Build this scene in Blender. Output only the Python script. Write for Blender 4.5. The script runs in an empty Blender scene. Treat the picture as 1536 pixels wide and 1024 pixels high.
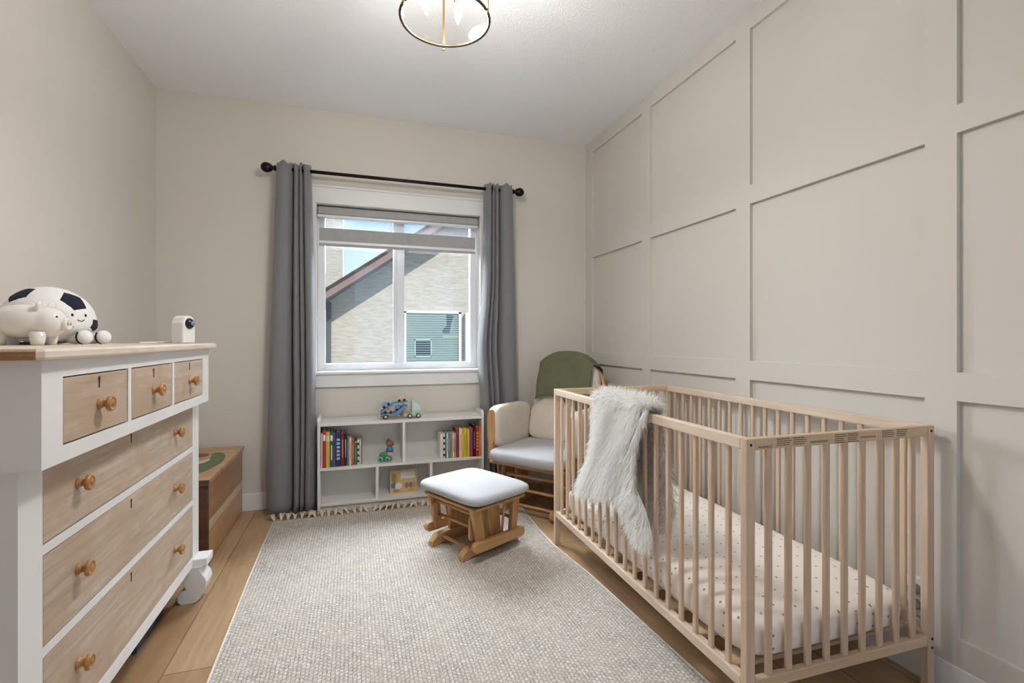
import bpy, bmesh, math, random
from mathutils import Vector, Matrix
PI = math.pi
rnd = random.Random(7)
SC = bpy.context.scene
COL = SC.collection

# ------------------------------------------------------------------ builders
class MB:
    def __init__(s): s.bm = bmesh.new()
    def box(s, x0, x1, y0, y1, z0, z1, bev=0, seg=2, M=None):
        T = Matrix.Translation(((x0+x1)/2, (y0+y1)/2, (z0+z1)/2)) @ Matrix.Diagonal((abs(x1-x0), abs(y1-y0), abs(z1-z0), 1))
        if M is not None: T = M @ T
        r = bmesh.ops.create_cube(s.bm, size=1, matrix=T)
        if bev > 0:
            es = list({e for v in r['verts'] for e in v.link_edges})
            bmesh.ops.bevel(s.bm, geom=es, offset=bev, segments=seg, affect='EDGES', profile=.5)
        return s
    def faces(s, pts, fs):
        vs = [s.bm.verts.new(p) for p in pts]
        for f in fs:
            try: s.bm.faces.new([vs[i] for i in f])
            except ValueError: pass
        return s
    def prism(s, poly, fn, d0, d1, bev=0):
        n = len(poly)
        vs = [s.bm.verts.new(fn(a, b, d0)) for a, b in poly] + [s.bm.verts.new(fn(a, b, d1)) for a, b in poly]
        f1 = s.bm.faces.new(vs[:n][::-1]); f2 = s.bm.faces.new(vs[n:])
        for i in range(n):
            s.bm.faces.new((vs[i], vs[(i+1) % n], vs[n+(i+1) % n], vs[n+i]))
        bmesh.ops.recalc_face_normals(s.bm, faces=list({f for v in vs for f in v.link_faces}))
        if bev > 0:
            es = list(f1.edges) + list(f2.edges)
            bmesh.ops.bevel(s.bm, geom=es, offset=bev, segments=2, affect='EDGES', profile=.5)
        return s
    def tube(s, pts, r, n=10, r2=None, closed=False):
        pts = [Vector(p) for p in pts]; m = len(pts); rings = []
        up = None
        for i, p in enumerate(pts):
            if closed: t = pts[(i+1) % m]-pts[i-1]
            else: t = pts[min(i+1, m-1)]-pts[max(i-1, 0)]
            t.normalize()
            if up is None:
                up = t.orthogonal().normalized()
            up = (up - t*up.dot(t))
            up = up.normalized() if up.length > 1e-6 else t.orthogonal().normalized()
            q = t.cross(up)
            rr = r if r2 is None else r+(r2-r)*i/max(1, m-1)
            if isinstance(r, (list, tuple)): rr = r[i]
            rings.append([s.bm.verts.new(p+up*(rr*math.cos(2*PI*k/n))+q*(rr*math.sin(2*PI*k/n))) for k in range(n)])
        for i in range(m if closed else m-1):
            a, b = rings[i], rings[(i+1) % m]
            for k in range(n):
                f = s.bm.faces.new((a[k], a[(k+1) % n], b[(k+1) % n], b[k])); f.smooth = True
        if not closed:
            s.bm.faces.new(rings[0][::-1]); s.bm.faces.new(rings[-1])
        return s
    def rod(s, a, b, r, n=12): return s.tube([a, b], r, n)
    def lathe(s, prof, M=None, n=20):
        M = M or Matrix.Identity(4); rings = []
        for r, z in prof:
            if r < 1e-6: rings.append([s.bm.verts.new(M @ Vector((0, 0, z)))])
            else: rings.append([s.bm.verts.new(M @ Vector((r*math.cos(2*PI*k/n), r*math.sin(2*PI*k/n), z))) for k in range(n)])
        for a, b in zip(rings, rings[1:]):
            for k in range(n):
                k2 = (k+1) % n
                if len(a) == 1 and len(b) == 1: continue
                if len(a) == 1: f = s.bm.faces.new((a[0], b[k2], b[k]))
                elif len(b) == 1: f = s.bm.faces.new((a[k], a[k2], b[0]))
                else: f = s.bm.faces.new((a[k], a[k2], b[k2], b[k]))
                f.smooth = True
        for rr, fl in ((rings[0], 1), (rings[-1], 0)):
            if len(rr) > 1: s.bm.faces.new(rr[::-1] if fl else rr)
        return s
    def sup(s, a, b, c, e1=1., e2=1., M=None, nu=32, nv=18, fn=None):
        """superellipsoid: e<1 boxier"""
        M = M or Matrix.Identity(4)
        P = lambda v, e: math.copysign(abs(v)**e, v)
        rings = []
        for j in range(nv+1):
            t = -PI/2+PI*j/nv
            if j in (0, nv):
                p = Vector((0, 0, c*(-1 if j == 0 else 1)))
                rings.append([s.bm.verts.new(M @ (fn(p) if fn else p))]); continue
            ct, st = P(math.cos(t), e1), P(math.sin(t), e1); R = []
            for k in range(nu):
                w = 2*PI*k/nu
                p = Vector((a*ct*P(math.cos(w), e2), b*ct*P(math.sin(w), e2), c*st))
                R.append(s.bm.verts.new(M @ (fn(p) if fn else p)))
            rings.append(R)
        for A, B in zip(rings, rings[1:]):
            for k in range(nu):
                k2 = (k+1) % nu
                if len(A) == 1: f = s.bm.faces.new((A[0], B[k2], B[k]))
                elif len(B) == 1: f = s.bm.faces.new((A[k], A[k2], B[0]))
                else: f = s.bm.faces.new((A[k], A[k2], B[k2], B[k]))
                f.smooth = True
        return s
    def grid(s, nu, nv, fn, wrap=False):
        V = [[s.bm.verts.new(fn(i/(nu if wrap else nu-1), j/(nv-1))) for j in range(nv)] for i in range(nu)]
        for i in range(nu if wrap else nu-1):
            for j in range(nv-1):
                f = s.bm.faces.new((V[i][j], V[(i+1) % nu][j], V[(i+1) % nu][j+1], V[i][j+1])); f.smooth = True
        return s
    def build(s, name, mat, parent=None, solid=0, recalc=True, sub=0):
        if recalc: bmesh.ops.recalc_face_normals(s.bm, faces=s.bm.faces[:])
        me = bpy.data.meshes.new(name); s.bm.to_mesh(me); s.bm.free()
        if mat is not None: me.materials.append(mat)
        o = bpy.data.objects.new(name, me); COL.objects.link(o)
        if parent is not None: o.parent = parent
        if solid:
            md = o.modifiers.new('thickness', 'SOLIDIFY'); md.thickness = solid; md.offset = 0
        if sub:
            md = o.modifiers.new('smooth', 'SUBSURF'); md.levels = sub; md.render_levels = sub
        return o

def tag(o, label=None, cat=None, group=None, kind=None):
    if label: o['label'] = label
    if cat: o['category'] = cat
    if group: o['group'] = group
    if kind: o['kind'] = kind
    return o
def thing(name, label, cat, loc=(0, 0, 0), rz=0, group=None):
    o = bpy.data.objects.new(name, None); COL.objects.link(o)
    o.empty_display_size = .05
    o.location = loc; o.rotation_euler = (0, 0, rz)
    return tag(o, label, cat, group)
def struct(o, label=None): return tag(o, label, None, None, 'structure')
def Rz(a): return Matrix.Rotation(a, 4, 'Z')
def Rx(a): return Matrix.Rotation(a, 4, 'X')
def Ry(a): return Matrix.Rotation(a, 4, 'Y')
def T(x, y, z): return Matrix.Translation((x, y, z))
def catmull(pts, n):
    out = []; m = len(pts)
    for i in range(n):
        t = i/(n-1)*(m-1); k = min(int(t), m-2); u = t-k
        p = [pts[max(0, min(m-1, k+d))] for d in (-1, 0, 1, 2)]
        out.append(tuple(.5*(2*p[1][q]+(p[2][q]-p[0][q])*u+(2*p[0][q]-5*p[1][q]+4*p[2][q]-p[3][q])*u*u+(3*p[1][q]-p[0][q]-3*p[2][q]+p[3][q])*u**3) for q in range(len(p[1]))))
    return out

# ------------------------------------------------------------------ materials
def lin(c):
    return tuple((v/255/12.92 if v/255 <= .04045 else ((v/255+.055)/1.055)**2.4) for v in c)+(1,)
class NT:
    def __init__(s, name):
        s.m = bpy.data.materials.new(name); s.m.use_nodes = True
        s.n = s.m.node_tree.nodes; s.l = s.m.node_tree.links
        s.b = s.n['Principled BSDF']; s.out = s.n['Material Output']
    def add(s, t, **k):
        nd = s.n.new(t)
        for a, v in k.items(): setattr(nd, a, v)
        return nd
    def link(s, a, b): s.l.new(a, b)
    def coords(s, scale=(1, 1, 1), rot=(0, 0, 0), loc=(0, 0, 0), kind='Object'):
        tc = s.add('ShaderNodeTexCoord'); mp = s.add('ShaderNodeMapping')
        mp.inputs['Scale'].default_value = scale; mp.inputs['Rotation'].default_value = rot; mp.inputs['Location'].default_value = loc
        s.link(tc.outputs[kind], mp.inputs['Vector']); return mp.outputs['Vector']
    def noise(s, vec, scale=5, detail=4, rough=.6, dist=0):
        nd = s.add('ShaderNodeTexNoise'); s.link(vec, nd.inputs['Vector'])
        nd.inputs['Scale'].default_value = scale; nd.inputs['Detail'].default_value = detail
        nd.inputs['Roughness'].default_value = rough; nd.inputs['Distortion'].default_value = dist
        return nd.outputs['Fac']
    def ramp(s, fac, stops):
        nd = s.add('ShaderNodeValToRGB'); s.link(fac, nd.inputs['Fac']); e = nd.color_ramp.elements
        while len(e) < len(stops): e.new(.5)
        for i, (p, c) in enumerate(stops): e[i].position = p; e[i].color = c
        return nd.outputs['Color']
    def math(s, op, a, b=None, c=None):
        nd = s.add('ShaderNodeMath', operation=op)
        for i, v in enumerate((a, b, c)):
            if v is None: continue
            if isinstance(v, (int, float)): nd.inputs[i].default_value = v
            else: s.link(v, nd.inputs[i])
        return nd.outputs[0]
    def mix(s, fac, a, b, mode='MIX'):
        nd = s.add('ShaderNodeMix', data_type='RGBA', blend_type=mode)
        for key, v in (('Factor', fac), ('A', a), ('B', b)):
            sock = [i for i in nd.inputs if i.name == key and (i.type == ('VALUE' if key == 'Factor' else 'RGBA'))][0]
            if isinstance(v, (int, float, tuple)): sock.default_value = v
            else: s.link(v, sock)
        return [o for o in nd.outputs if o.type == 'RGBA'][0]
    def bump(s, h, strength=.2, dist=.01):
        nd = s.add('ShaderNodeBump'); s.link(h, nd.inputs['Height'])
        nd.inputs['Strength'].default_value = strength; nd.inputs['Distance'].default_value = dist
        s.link(nd.outputs['Normal'], s.b.inputs['Normal'])
    def base(s, c):
        if isinstance(c, tuple): s.b.inputs['Base Color'].default_value = c
        else: s.link(c, s.b.inputs['Base Color'])
    def set(s, **k):
        for a, v in k.items(): s.b.inputs[a.replace('_', ' ')].default_value = v
        return s
def plain(name, c, rough=.6, var=.06, scale=8, bump=0, bscale=200, **k):
    t = NT(name); v = t.coords(); f = t.noise(v, scale, 3)
    L = lin(c); lo = tuple(x*(1-var) for x in L[:3])+(1,); hi = tuple(min(1, x*(1+var)) for x in L[:3])+(1,)
    t.base(t.ramp(f, [(.3, lo), (.7, hi)])); t.set(Roughness=rough)
    if bump: t.bump(t.noise(v, bscale, 2), bump, .003)
    for a, vv in k.items(): t.b.inputs[a.replace('_', ' ')].default_value = vv
    return t.m
def wood(name, c1, c2, axis='x', rough=.5, g=1., c3=None, knots=0):
    t = NT(name); st = 1.6
    sc = {'x': (st, 26, 26), 'y': (26, st, 26), 'z': (26, 26, st)}[axis]
    v = t.coords(scale=sc); f1 = t.noise(v, 1.2*g, 5, .6, .6)
    v2 = t.coords(scale=tuple(s*5 for s in sc)); f2 = t.noise(v2, 1.2*g, 3, .5)
    f = t.math('ADD', t.math('MULTIPLY', f1, .7), t.math('MULTIPLY', f2, .3))
    col = t.ramp(f, [(.32, lin(c1)), (.62, lin(c2))])
    if c3:
        v3 = t.coords(scale=(3, 3, 3)); f3 = t.noise(v3, 2.2, 4, .65)
        col = t.mix(t.ramp(f3, [(.45, (0, 0, 0, 1)), (.68, (1, 1, 1, 1))]), col, lin(c3))
    t.base(col); t.set(Roughness=rough); t.bump(f2, .05, .002)
    return t.m

M = {}
def wallmat(name, c):
    t = NT(name); v = t.coords()
    t.base(lin(c)); t.set(Roughness=.62); t.bump(t.noise(v, 260, 3), .05, .002); return t.m
M['wall'] = wallmat('greige wall paint', (215, 209, 199))
M['panel'] = wallmat('greige panel paint', (209, 205, 197))
M['white'] = plain('white trim paint', (232, 232, 231), .4, .01)
t = NT('textured ceiling'); v = t.coords(); t.base(lin((248, 249, 252))); t.set(Roughness=.8)
f = t.noise(v, 130, 3, .65); t.bump(t.ramp(f, [(.42, (0, 0, 0, 1)), (.6, (1, 1, 1, 1))]), .42, .006); M['ceiling'] = t.m
# floor: oak planks running towards the window
t = NT('oak plank floor'); v = t.coords(rot=(0, 0, PI/2), loc=(.37, .06, 0))
b = t.add('ShaderNodeTexBrick', offset=.37, squash=1); t.link(v, b.inputs['Vector'])
for k, x in (('Color1', lin((196, 166, 130))), ('Color2', lin((158, 124, 88))), ('Mortar', lin((92, 66, 44)))): b.inputs[k].default_value = x
for k, x in (('Scale', 1), ('Mortar Size', .0022), ('Mortar Smooth', .1), ('Bias', 0), ('Brick Width', 1.35), ('Row Height', .165)): b.inputs[k].default_value = x
g1 = t.noise(t.coords(scale=(30, 2.2, 1)), 1.4, 5, .65, .8)
g2 = t.noise(t.coords(scale=(5, 2, 1)), 1.1, 3, .5)
c = t.mix(t.ramp(g1, [(.38, (0, 0, 0, 1)), (.7, (.55, .55, .55, 1))]), b.outputs['Color'], lin((142, 104, 70)))
c = t.mix(t.ramp(g2, [(.45, (0, 0, 0, 1)), (.75, (.5, .5, .5, 1))]), c, lin((206, 176, 138)))
kn = t.add('ShaderNodeTexVoronoi'); t.link(t.coords(scale=(4.2, 1.5, 1)), kn.inputs['Vector']); kn.inputs['Scale'].default_value = 1
c = t.mix(t.ramp(kn.outputs['Distance'], [(.04, (.75, .75, .75, 1)), (.13, (0, 0, 0, 1))]), c, lin((96, 68, 46)))
t.base(c); t.set(Roughness=.42); t.bump(b.outputs['Fac'], -.2, .002); M['floor'] = t.m
M['beech_z'] = wood('pale beech upright', (194, 168, 142), (216, 193, 169), 'z')
M['beech_y'] = wood('pale beech long', (200, 177, 154), (222, 203, 183), 'y')
M['beech_x'] = wood('pale beech cross', (194, 166, 134), (214, 189, 159), 'x')
M['honey_x'] = wood('honey oak x', (168, 122, 74), (204, 160, 108), 'x', .4)
M['honey_y'] = wood('honey oak y', (168, 122, 74), (204, 160, 108), 'y', .4)
M['honey_z'] = wood('honey oak z', (168, 122, 74), (204, 160, 108), 'z', .4)
M['drawer'] = wood('washed oak drawer front', (166, 144, 122), (206, 188, 168), 'y', .6, 1.4, (184, 158, 132))
M['topwood'] = wood('washed wood top', (200, 180, 158), (224, 208, 190), 'y', .45, 1.2, (226, 214, 202))
M['topedge'] = wood('bare wood end of top', (136, 96, 58), (172, 128, 84), 'x', .5)
M['knob'] = wood('orange pine knob', (150, 100, 52), (196, 144, 88), 'y', .35, 2)
M['dresser'] = plain('white dresser paint', (233, 231, 229), .45, .03, 5)
M['dark'] = plain('dark gap', (28, 24, 22), .8)
M['key'] = plain('dark keyhole', (48, 36, 28), .6)
M['chest_front'] = wood('mixed plank chest side', (120, 80, 50), (190, 148, 104), 'y', .35, .5, (206, 164, 120))
M['chest_dark'] = wood('dark walnut chest end', (66, 42, 32), (104, 70, 52), 'x', .35)
M['chest_lid'] = wood('chest lid wood', (160, 116, 78), (206, 168, 126), 'x', .3, .8, (190, 140, 96))
M['green_paint'] = plain('muted green paint', (96, 116, 74), .5, .15)
M['cream_paint'] = plain('cream paint', (226, 214, 190), .5)
M['curtain'] = None
t = NT('grey linen curtain'); v = t.coords(scale=(700, 700, 90)); f = t.noise(v, 1, 2)
v2 = t.coords(scale=(90, 90, 700)); f2 = t.noise(v2, 1, 2)
f = t.math('ADD', t.math('MULTIPLY', f, .5), t.math('MULTIPLY', f2, .5))
t.base(t.ramp(f, [(.3, lin((112, 112, 115))), (.7, lin((130, 130, 133)))])); t.set(Roughness=.75, Sheen_Weight=.3); t.bump(f, .15, .002); M['curtain'] = t.m
M['black_metal'] = plain('black iron', (26, 23, 22), .35, .1, Metallic=.6)
M['vinyl'] = plain('white vinyl', (226, 228, 232), .3, .01)
def glassy(name, col, tr, gl_col=(1, 1, 1, 1), rough=.02):
    t = NT(name); a = t.add('ShaderNodeBsdfTransparent'); a.inputs['Color'].default_value = col
    g = t.add('ShaderNodeBsdfGlossy'); g.inputs['Roughness'].default_value = rough; g.inputs['Color'].default_value = gl_col
    mx = t.add('ShaderNodeMixShader'); mx.inputs[0].default_value = 1-tr
    t.link(a.outputs[0], mx.inputs[1]); t.link(g.outputs[0], mx.inputs[2]); t.link(mx.outputs[0], t.out.inputs['Surface']); return t.m
M['glass'] = glassy('window glass', (.97, .98, .98, 1), .96)
M['shade_glass'] = glassy('clear shade glass', (.98, .975, .965, 1), .988, (.8, .8, .8, 1), .08)
t = NT('sheer blind fabric'); a = t.add('ShaderNodeBsdfTransparent'); d = t.add('ShaderNodeBsdfTranslucent'); d.inputs['Color'].default_value = (.35, .35, .36, 1)
mx = t.add('ShaderNodeMixShader'); mx.inputs[0].default_value = .15; t.link(a.outputs[0], mx.inputs[1]); t.link(d.outputs[0], mx.inputs[2]); t.link(mx.outputs[0], t.out.inputs['Surface']); M['sheer'] = t.m
M['blind'] = plain('grey blind fabric', (170, 169, 169), .8, .06, 30)
M['shelf'] = plain('white laminate', (226, 223, 218), .35, .01)
M['shelf_in'] = plain('white back panel', (212, 209, 203), .5, .01)
# rug
t = NT('flat woven rug'); v = t.coords(rot=(0, 0, PI/2))
wn = t.add('ShaderNodeTexNoise'); t.link(v, wn.inputs['Vector']); wn.inputs['Scale'].default_value = 120; wn.inputs['Detail'].default_value = 2
va = t.add('ShaderNodeVectorMath', operation='SCALE'); t.link(wn.outputs['Color'], va.inputs[0]); va.inputs['Scale'].default_value = .012
vb_ = t.add('ShaderNodeVectorMath', operation='ADD'); t.link(v, vb_.inputs[0]); t.link(va.outputs[0], vb_.inputs[1]); v = vb_.outputs[0]
b = t.add('ShaderNodeTexBrick', offset=.5); t.link(v, b.inputs['Vector'])
for k, x in (('Color1', lin((222, 216, 208))), ('Color2', lin((196, 188, 178))), ('Mortar', lin((132, 126, 120)))): b.inputs[k].default_value = x
for k, x in (('Scale', 1), ('Mortar Size', .0024), ('Mortar Smooth', .9), ('Brick Width', .016), ('Row Height', .0125)): b.inputs[k].default_value = x
n1 = t.noise(t.coords(scale=(1, 1, 1)), 260, 3, .7); n2 = t.noise(t.coords(scale=(9, 9, 9)), 1, 3)
c = t.mix(t.ramp(n1, [(.48, (0, 0, 0, 1)), (.62, (.75, .75, .75, 1))]), b.outputs['Color'], lin((130, 121, 112)))
c = t.mix(t.ramp(n2, [(.3, (0, 0, 0, 1)), (.75, (.35, .35, .35, 1))]), c, lin((206, 194, 178)))
t.base(c); t.set(Roughness=.9); t.bump(b.outputs['Fac'], -.5, .004); M['rug'] = t.m
M['fringe'] = plain('cream cotton fringe', (222, 212, 196), .9, .1, 40)
M['cushion'] = plain('light grey cushion fabric', (180, 180, 183), .85, .04, 12, .15, 500)
M['pad'] = plain('cream seat fabric', (214, 203, 188), .9, .05, 10, .15, 500)
M['blanket'] = plain('olive green blanket', (104, 106, 80), .95, .1, 25, .25, 420)
t = NT('cot sheet with gold dots'); geo = t.add('ShaderNodeNewGeometry'); tc = t.add('ShaderNodeTexCoord')
sx = t.add('ShaderNodeSeparateXYZ'); t.link(tc.outputs['Object'], sx.inputs[0]); sn = t.add('ShaderNodeSeparateXYZ'); t.link(tc.outputs['Normal'], sn.inputs[0])
def dots(a, bb, p=.058, r=.0036, pb=.034):
    ua = t.math('DIVIDE', a, p); row = t.math('FLOOR', ua); ub = t.math('ADD', t.math('DIVIDE', bb, pb), t.math('MULTIPLY', t.math('MODULO', row, 2), .5))
    fa = t.math('MULTIPLY', t.math('SUBTRACT', t.math('FRACT', ua), .5), p); fb = t.math('MULTIPLY', t.math('SUBTRACT', t.math('FRACT', ub), .5), pb)
    d2 = t.math('SQRT', t.math('ADD', t.math('MULTIPLY', fa, fa), t.math('MULTIPLY', fb, fb)))
    return t.math('LESS_THAN', d2, r)
ax = t.math('ABSOLUTE', sn.outputs[0]); az = t.math('ABSOLUTE', sn.outputs[2])
top = t.math('GREATER_THAN', az, .6); sx_side = t.math('GREATER_THAN', ax, .6)
off = t.math('ADD', sx.outputs[0], 5); offy = t.math('ADD', sx.outputs[1], 5); offz = t.math('ADD', sx.outputs[2], 5)
dt = dots(off, offy); dx = dots(offy, offz); dy = dots(off, offz)
side = t.math('ADD', t.math('MULTIPLY', sx_side, dx), t.math('MULTIPLY', t.math('SUBTRACT', 1, sx_side), dy))
dd = t.math('ADD', t.math('MULTIPLY', top, dt), t.math('MULTIPLY', t.math('SUBTRACT', 1, top), side))
t.base(t.mix(dd, lin((240, 232, 222)), lin((164, 136, 106)))); t.set(Roughness=.85); t.bump(t.noise(t.coords(scale=(6, 3, 6)), 1.2, 3), .3, .03); M['sheet'] = t.m
t = NT('white faux fur'); t.base((.93, .92, .9, 1)); t.set(Roughness=.7)
h = t.add('ShaderNodeBsdfTranslucent'); h.inputs['Color'].default_value = (.95, .94, .92, 1); mx = t.add('ShaderNodeMixShader'); mx.inputs[0].default_value = .45
t.link(t.b.outputs[0], mx.inputs[1]); t.link(h.outputs[0], mx.inputs[2]); t.link(mx.outputs[0], t.out.inputs['Surface']); M['fur'] = t.m
M['hide'] = plain('pale hide backing', (216, 210, 202), .9)
M['brass'] = plain('aged brass', (160, 134, 96), .32, .05, Metallic=1.0)
M['bronze'] = plain('dark bronze', (96, 84, 68), .3, .1, Metallic=.9)
t = NT('lit bulb'); t.set(Roughness=.3); t.base((1, .95, .88, 1)); t.b.inputs['Emission Color'].default_value = (1, .9, .76, 1); t.b.inputs['Emission Strength'].default_value = 4; M['bulb'] = t.m
M['ceramic'] = plain('white glazed ceramic', (232, 228, 220), .12, .02, Coat_Weight=.5)
M['plush'] = plain('white plush', (232, 230, 228), .95, .03, 30, .3, 300)
M['navy'] = plain('navy plush', (24, 28, 46), .95, .15, 30, .3, 300)
M['black'] = plain('black plastic', (18, 18, 20), .3)
M['plastic'] = plain('white plastic', (232, 231, 230), .3, .01)
M['pink'] = plain('pink blush', (212, 160, 150), .9)
M['grey_blue'] = plain('grey blue', (96, 118, 136), .5)
M['stucco'] = None
t = NT('sand stucco'); v = t.coords(scale=(5, 5, 24)); f = t.noise(v, 1.6, 5, .75)
t.base(t.ramp(f, [(.3, lin((176, 168, 153))), (.7, lin((214, 206, 190)))])); t.set(Roughness=.9); t.bump(f, .3, .02); M['stucco'] = t.m
M['fascia'] = plain('pinkish brown fascia', (150, 124, 116), .6, .08, 3)
M['soffit'] = plain('grey soffit', (120, 124, 128), .7)
M['shingle'] = plain('dark shingle', (70, 66, 66), .9, .2, 20)
M['ground'] = plain('grass', (52, 58, 42), .9, .2, 2)
M['bounce_shield'] = plain('charcoal siding', (58, 60, 64), .8)  # dark colour of the added slab that cuts bounced light
M['pipe'] = plain('dark grey pipe', (92, 96, 98), .6)
M['n_glass'] = plain('greenish house window', (140, 160, 150), .25, .12, 1.5)
M['n_reflection'] = plain('dark green reflection', (38, 62, 62), .2)
M['n_navy'] = plain('dark lamp shape', (40, 50, 66), .5)
M['n_olive'] = plain('pale olive board', (168, 176, 130), .6)
M['n_slat'] = plain('pale green slats', (184, 200, 192), .5)
def flat(name, c, rough=.5): return plain(name, c, rough, .03)
PAL = {}
def pal(c):
    if c not in PAL: PAL[c] = plain('colour %d %d %d' % c, c, .5, .05, 30)
    return PAL[c]

# ------------------------------------------------------------------ room
XL, XR, YB, YF, ZC = -1.067, 1.634, 3.216, -.62, 2.437
BX = 1.619                                   # batten face of the panelled wall
def quad(name, pts, mat): return MB().faces(pts, [(0, 1, 2, 3)]).build(name, mat, recalc=False)
struct(MB().box(XL-.1, XR+.1, -3.2, YB+.14, -.1, 0).build('floor', M['floor']))
struct(MB().box(XL-.1, XR+.1, -3.2, YB+.14, ZC, ZC+.1).build('ceiling', M['ceiling']))  # runs on past the front wall, unseen, to keep the sun out
struct(MB().box(XL-.1, XL, YF-.1, YB+.14, 0, ZC).build('wall_left', M['wall']))
DX0, DX1, DH = .0, 1.45, 2.08  # unseen doorway added in the front wall, widened to let light in
struct(MB().box(XL, DX0, YF-.1, YF, 0, ZC).box(DX1, XR, YF-.1, YF, 0, ZC).box(DX0, DX1, YF-.1, YF, DH, ZC).build('wall_front', M['wall']))
WX0, WX1, WZ0, WZ1 = -.225, .815, .808, 1.858
m = MB(); D = .15
m.box(XL, WX0, YB, YB+D, 0, ZC).box(WX1, XR, YB, YB+D, 0, ZC).box(WX0, WX1, YB, YB+D, 0, WZ0).box(WX0, WX1, YB, YB+D, WZ1, ZC)
wb = struct(m.build('wall_back', M['wall']))
MB().box(XL-.1, WX0, YB+D, YB+D+.02, -3, 3).box(WX1, XR+.1, YB+D, YB+D+.02, -3, 3).box(WX0, WX1, YB+D, YB+D+.02, -3, WZ0).box(WX0, WX1, YB+D, YB+D+.02, WZ1, 3).build('bounce_shield', M['bounce_shield'], wb)  # added unseen dark slab, cuts daylight bouncing off the outer wall
wr = struct(MB().box(XR, XR+.1, YF-.1, YB+.14, 0, ZC).build('wall_right', M['panel']))
vb = [(3.121, 3.216), (2.405, 2.486), (1.664, 1.745), (.911, .992), (.155, .236), (-.62, -.54)]
hb = [(.094, .172), (.844, .925), (1.602, 1.682), (2.356, 2.437)]
for y0, y1 in vb: MB().box(BX, XR, y0, y1, .094, ZC).build('batten', M['panel'], wr)
for z0, z1 in hb:
    for (a0, a1), (b0, b1) in zip(vb[1:], vb): MB().box(BX, XR, a1, b0, z0, z1).build('batten', M['panel'], wr)
struct(MB().box(BX-.002, XR, YF, YB, 0, .094, .004).build('baseboard_right', M['white']))
struct(MB().box(XL, BX-.002, YB-.014, YB, 0, .102, .004).build('baseboard_back', M['white']))
struct(MB().box(XL, XL+.014, YF, YB-.014, 0, .102, .004).build('baseboard_left', M['white']))
# window with sliding sashes
win = thing('window_1', None, None, (0, 0, 0)); struct(win)
m = MB(); m.box(WX0-.09, WX1+.09, YB-.016, YB, WZ1, WZ1+.098, .002).box(WX0-.09, WX0, YB-.016, YB, WZ0, WZ1, .002).box(WX1, WX1+.09, YB-.016, YB, WZ0, WZ1, .002)
m.build('casing', M['white'], win)
MB().box(WX0-.1, WX1+.1, YB-.022, YB, WZ1+.098, WZ1+.112, .004).build('head_cap', M['white'], win)
MB().box(WX0-.02, WX1+.006, YB-.03, YB+.1, WZ0-.008, WZ0+.008, .003).build('sill', M['white'], win)
MB().box(WX0-.02, WX1+.006, YB-.016, YB, WZ0-.088, WZ0-.008, .002).build('apron', M['white'], win)
m = MB(); y0, y1 = YB+.095, YB+.15; jw = .045; gz0 = .86
m.box(WX0, WX0+jw, y0, y1, WZ0, WZ1, .003).box(WX1-jw, WX1, y0, y1, WZ0, WZ1, .003).box(WX0+jw, WX1-jw, y0, y1, WZ0+.008, gz0, .003).box(WX0+jw, WX1-jw, y0, y1, WZ1-.05, WZ1, .003)
m.build('frame', M['vinyl'], win)
MB().box(.246, .268, YB+.115, YB+.14, gz0, WZ1-.05, .002).box(.268, .318, YB+.1, YB+.128, gz0, WZ1-.05, .003).box(.304, .308, YB+.098, YB+.1, gz0, WZ1-.05).build('mullion', M['vinyl'], win)
MB().box(.272, .286, YB+.09, YB+.1, gz0+.002, gz0+.016, .002).build('latch', M['vinyl'], win)
MB().box(WX0+jw, .246, YB+.124, YB+.128, gz0, WZ1-.05).build('pane', M['glass'], win)
MB().box(.318, WX1-jw, YB+.112, YB+.116, gz0, WZ1-.05).build('pane', M['glass'], win)
# blind
bl = thing('roller_blind', 'grey banded roller blind pulled a short way down in the window', 'blind', (0, YB+.06, 0))
MB().box(WX0+.003, WX1-.003, -.035, .02, 1.8, 1.852, .012, 3).build('cassette', M['blind'], bl)
MB().box(WX0+.003, WX1-.003, -.03, .012, 1.785, 1.8, .003).build('cassette_rail', M['vinyl'], bl)
MB().box(WX0+.012, WX1-.02, -.002, 0, 1.722, 1.786).build('sheer_band', M['sheer'], bl)
MB().box(WX0+.012, WX1-.02, -.003, 0, 1.64, 1.722).build('fabric_band', M['blind'], bl)
MB().box(WX0+.012, WX1-.02, -.012, .006, 1.622, 1.64, .003).build('bottom_bar', M['white'], bl)
MB().box(WX0+.012, WX1-.02, -.008, .004, 1.608, 1.622, .003).build('bottom_hem', M['blind'], bl)
m = MB()
for sx_ in (-.012, .0): m.rod((WX1-.01+sx_*.3, -.03, 1.8), (WX1-.01+sx_*.3, -.03, 1.1), .0012, 6)
m.build('pull_cord', M['white'], bl)
# curtain rod
RY, RZ = 3.116, 2.018
rodo = thing('curtain_rod', 'black iron curtain rod with ribbed ball finials above the window', 'curtain rod', (.29, RY, RZ))
MB().rod((-.74, 0, 0), (.74, 0, 0), .0105, 14).build('rod', M['black_metal'], rodo)
for s_ in (-1, 1):
    m = MB(); prof = [(.0, .044), (.012, .042), (.024, .032), (.029, .018), (.028, .004), (.021, -.012), (.012, -.02), (.012, -.026), (.017, -.03), (.017, -.036), (.011, -.04), (.011, -.05)]
    m.lathe(prof, T(.765*s_, 0, 0) @ Ry(PI/2*s_), 18).build('finial', M['black_metal'], rodo)
    MB().box(.7*s_-.008, .7*s_+.008, -.004, YB-RY, -.006, .006, .002).box(.7*s_-.012, .7*s_+.012, YB-RY-.006, YB-RY, -.03, .03, .002).build('bracket', M['black_metal'], rodo)
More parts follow.
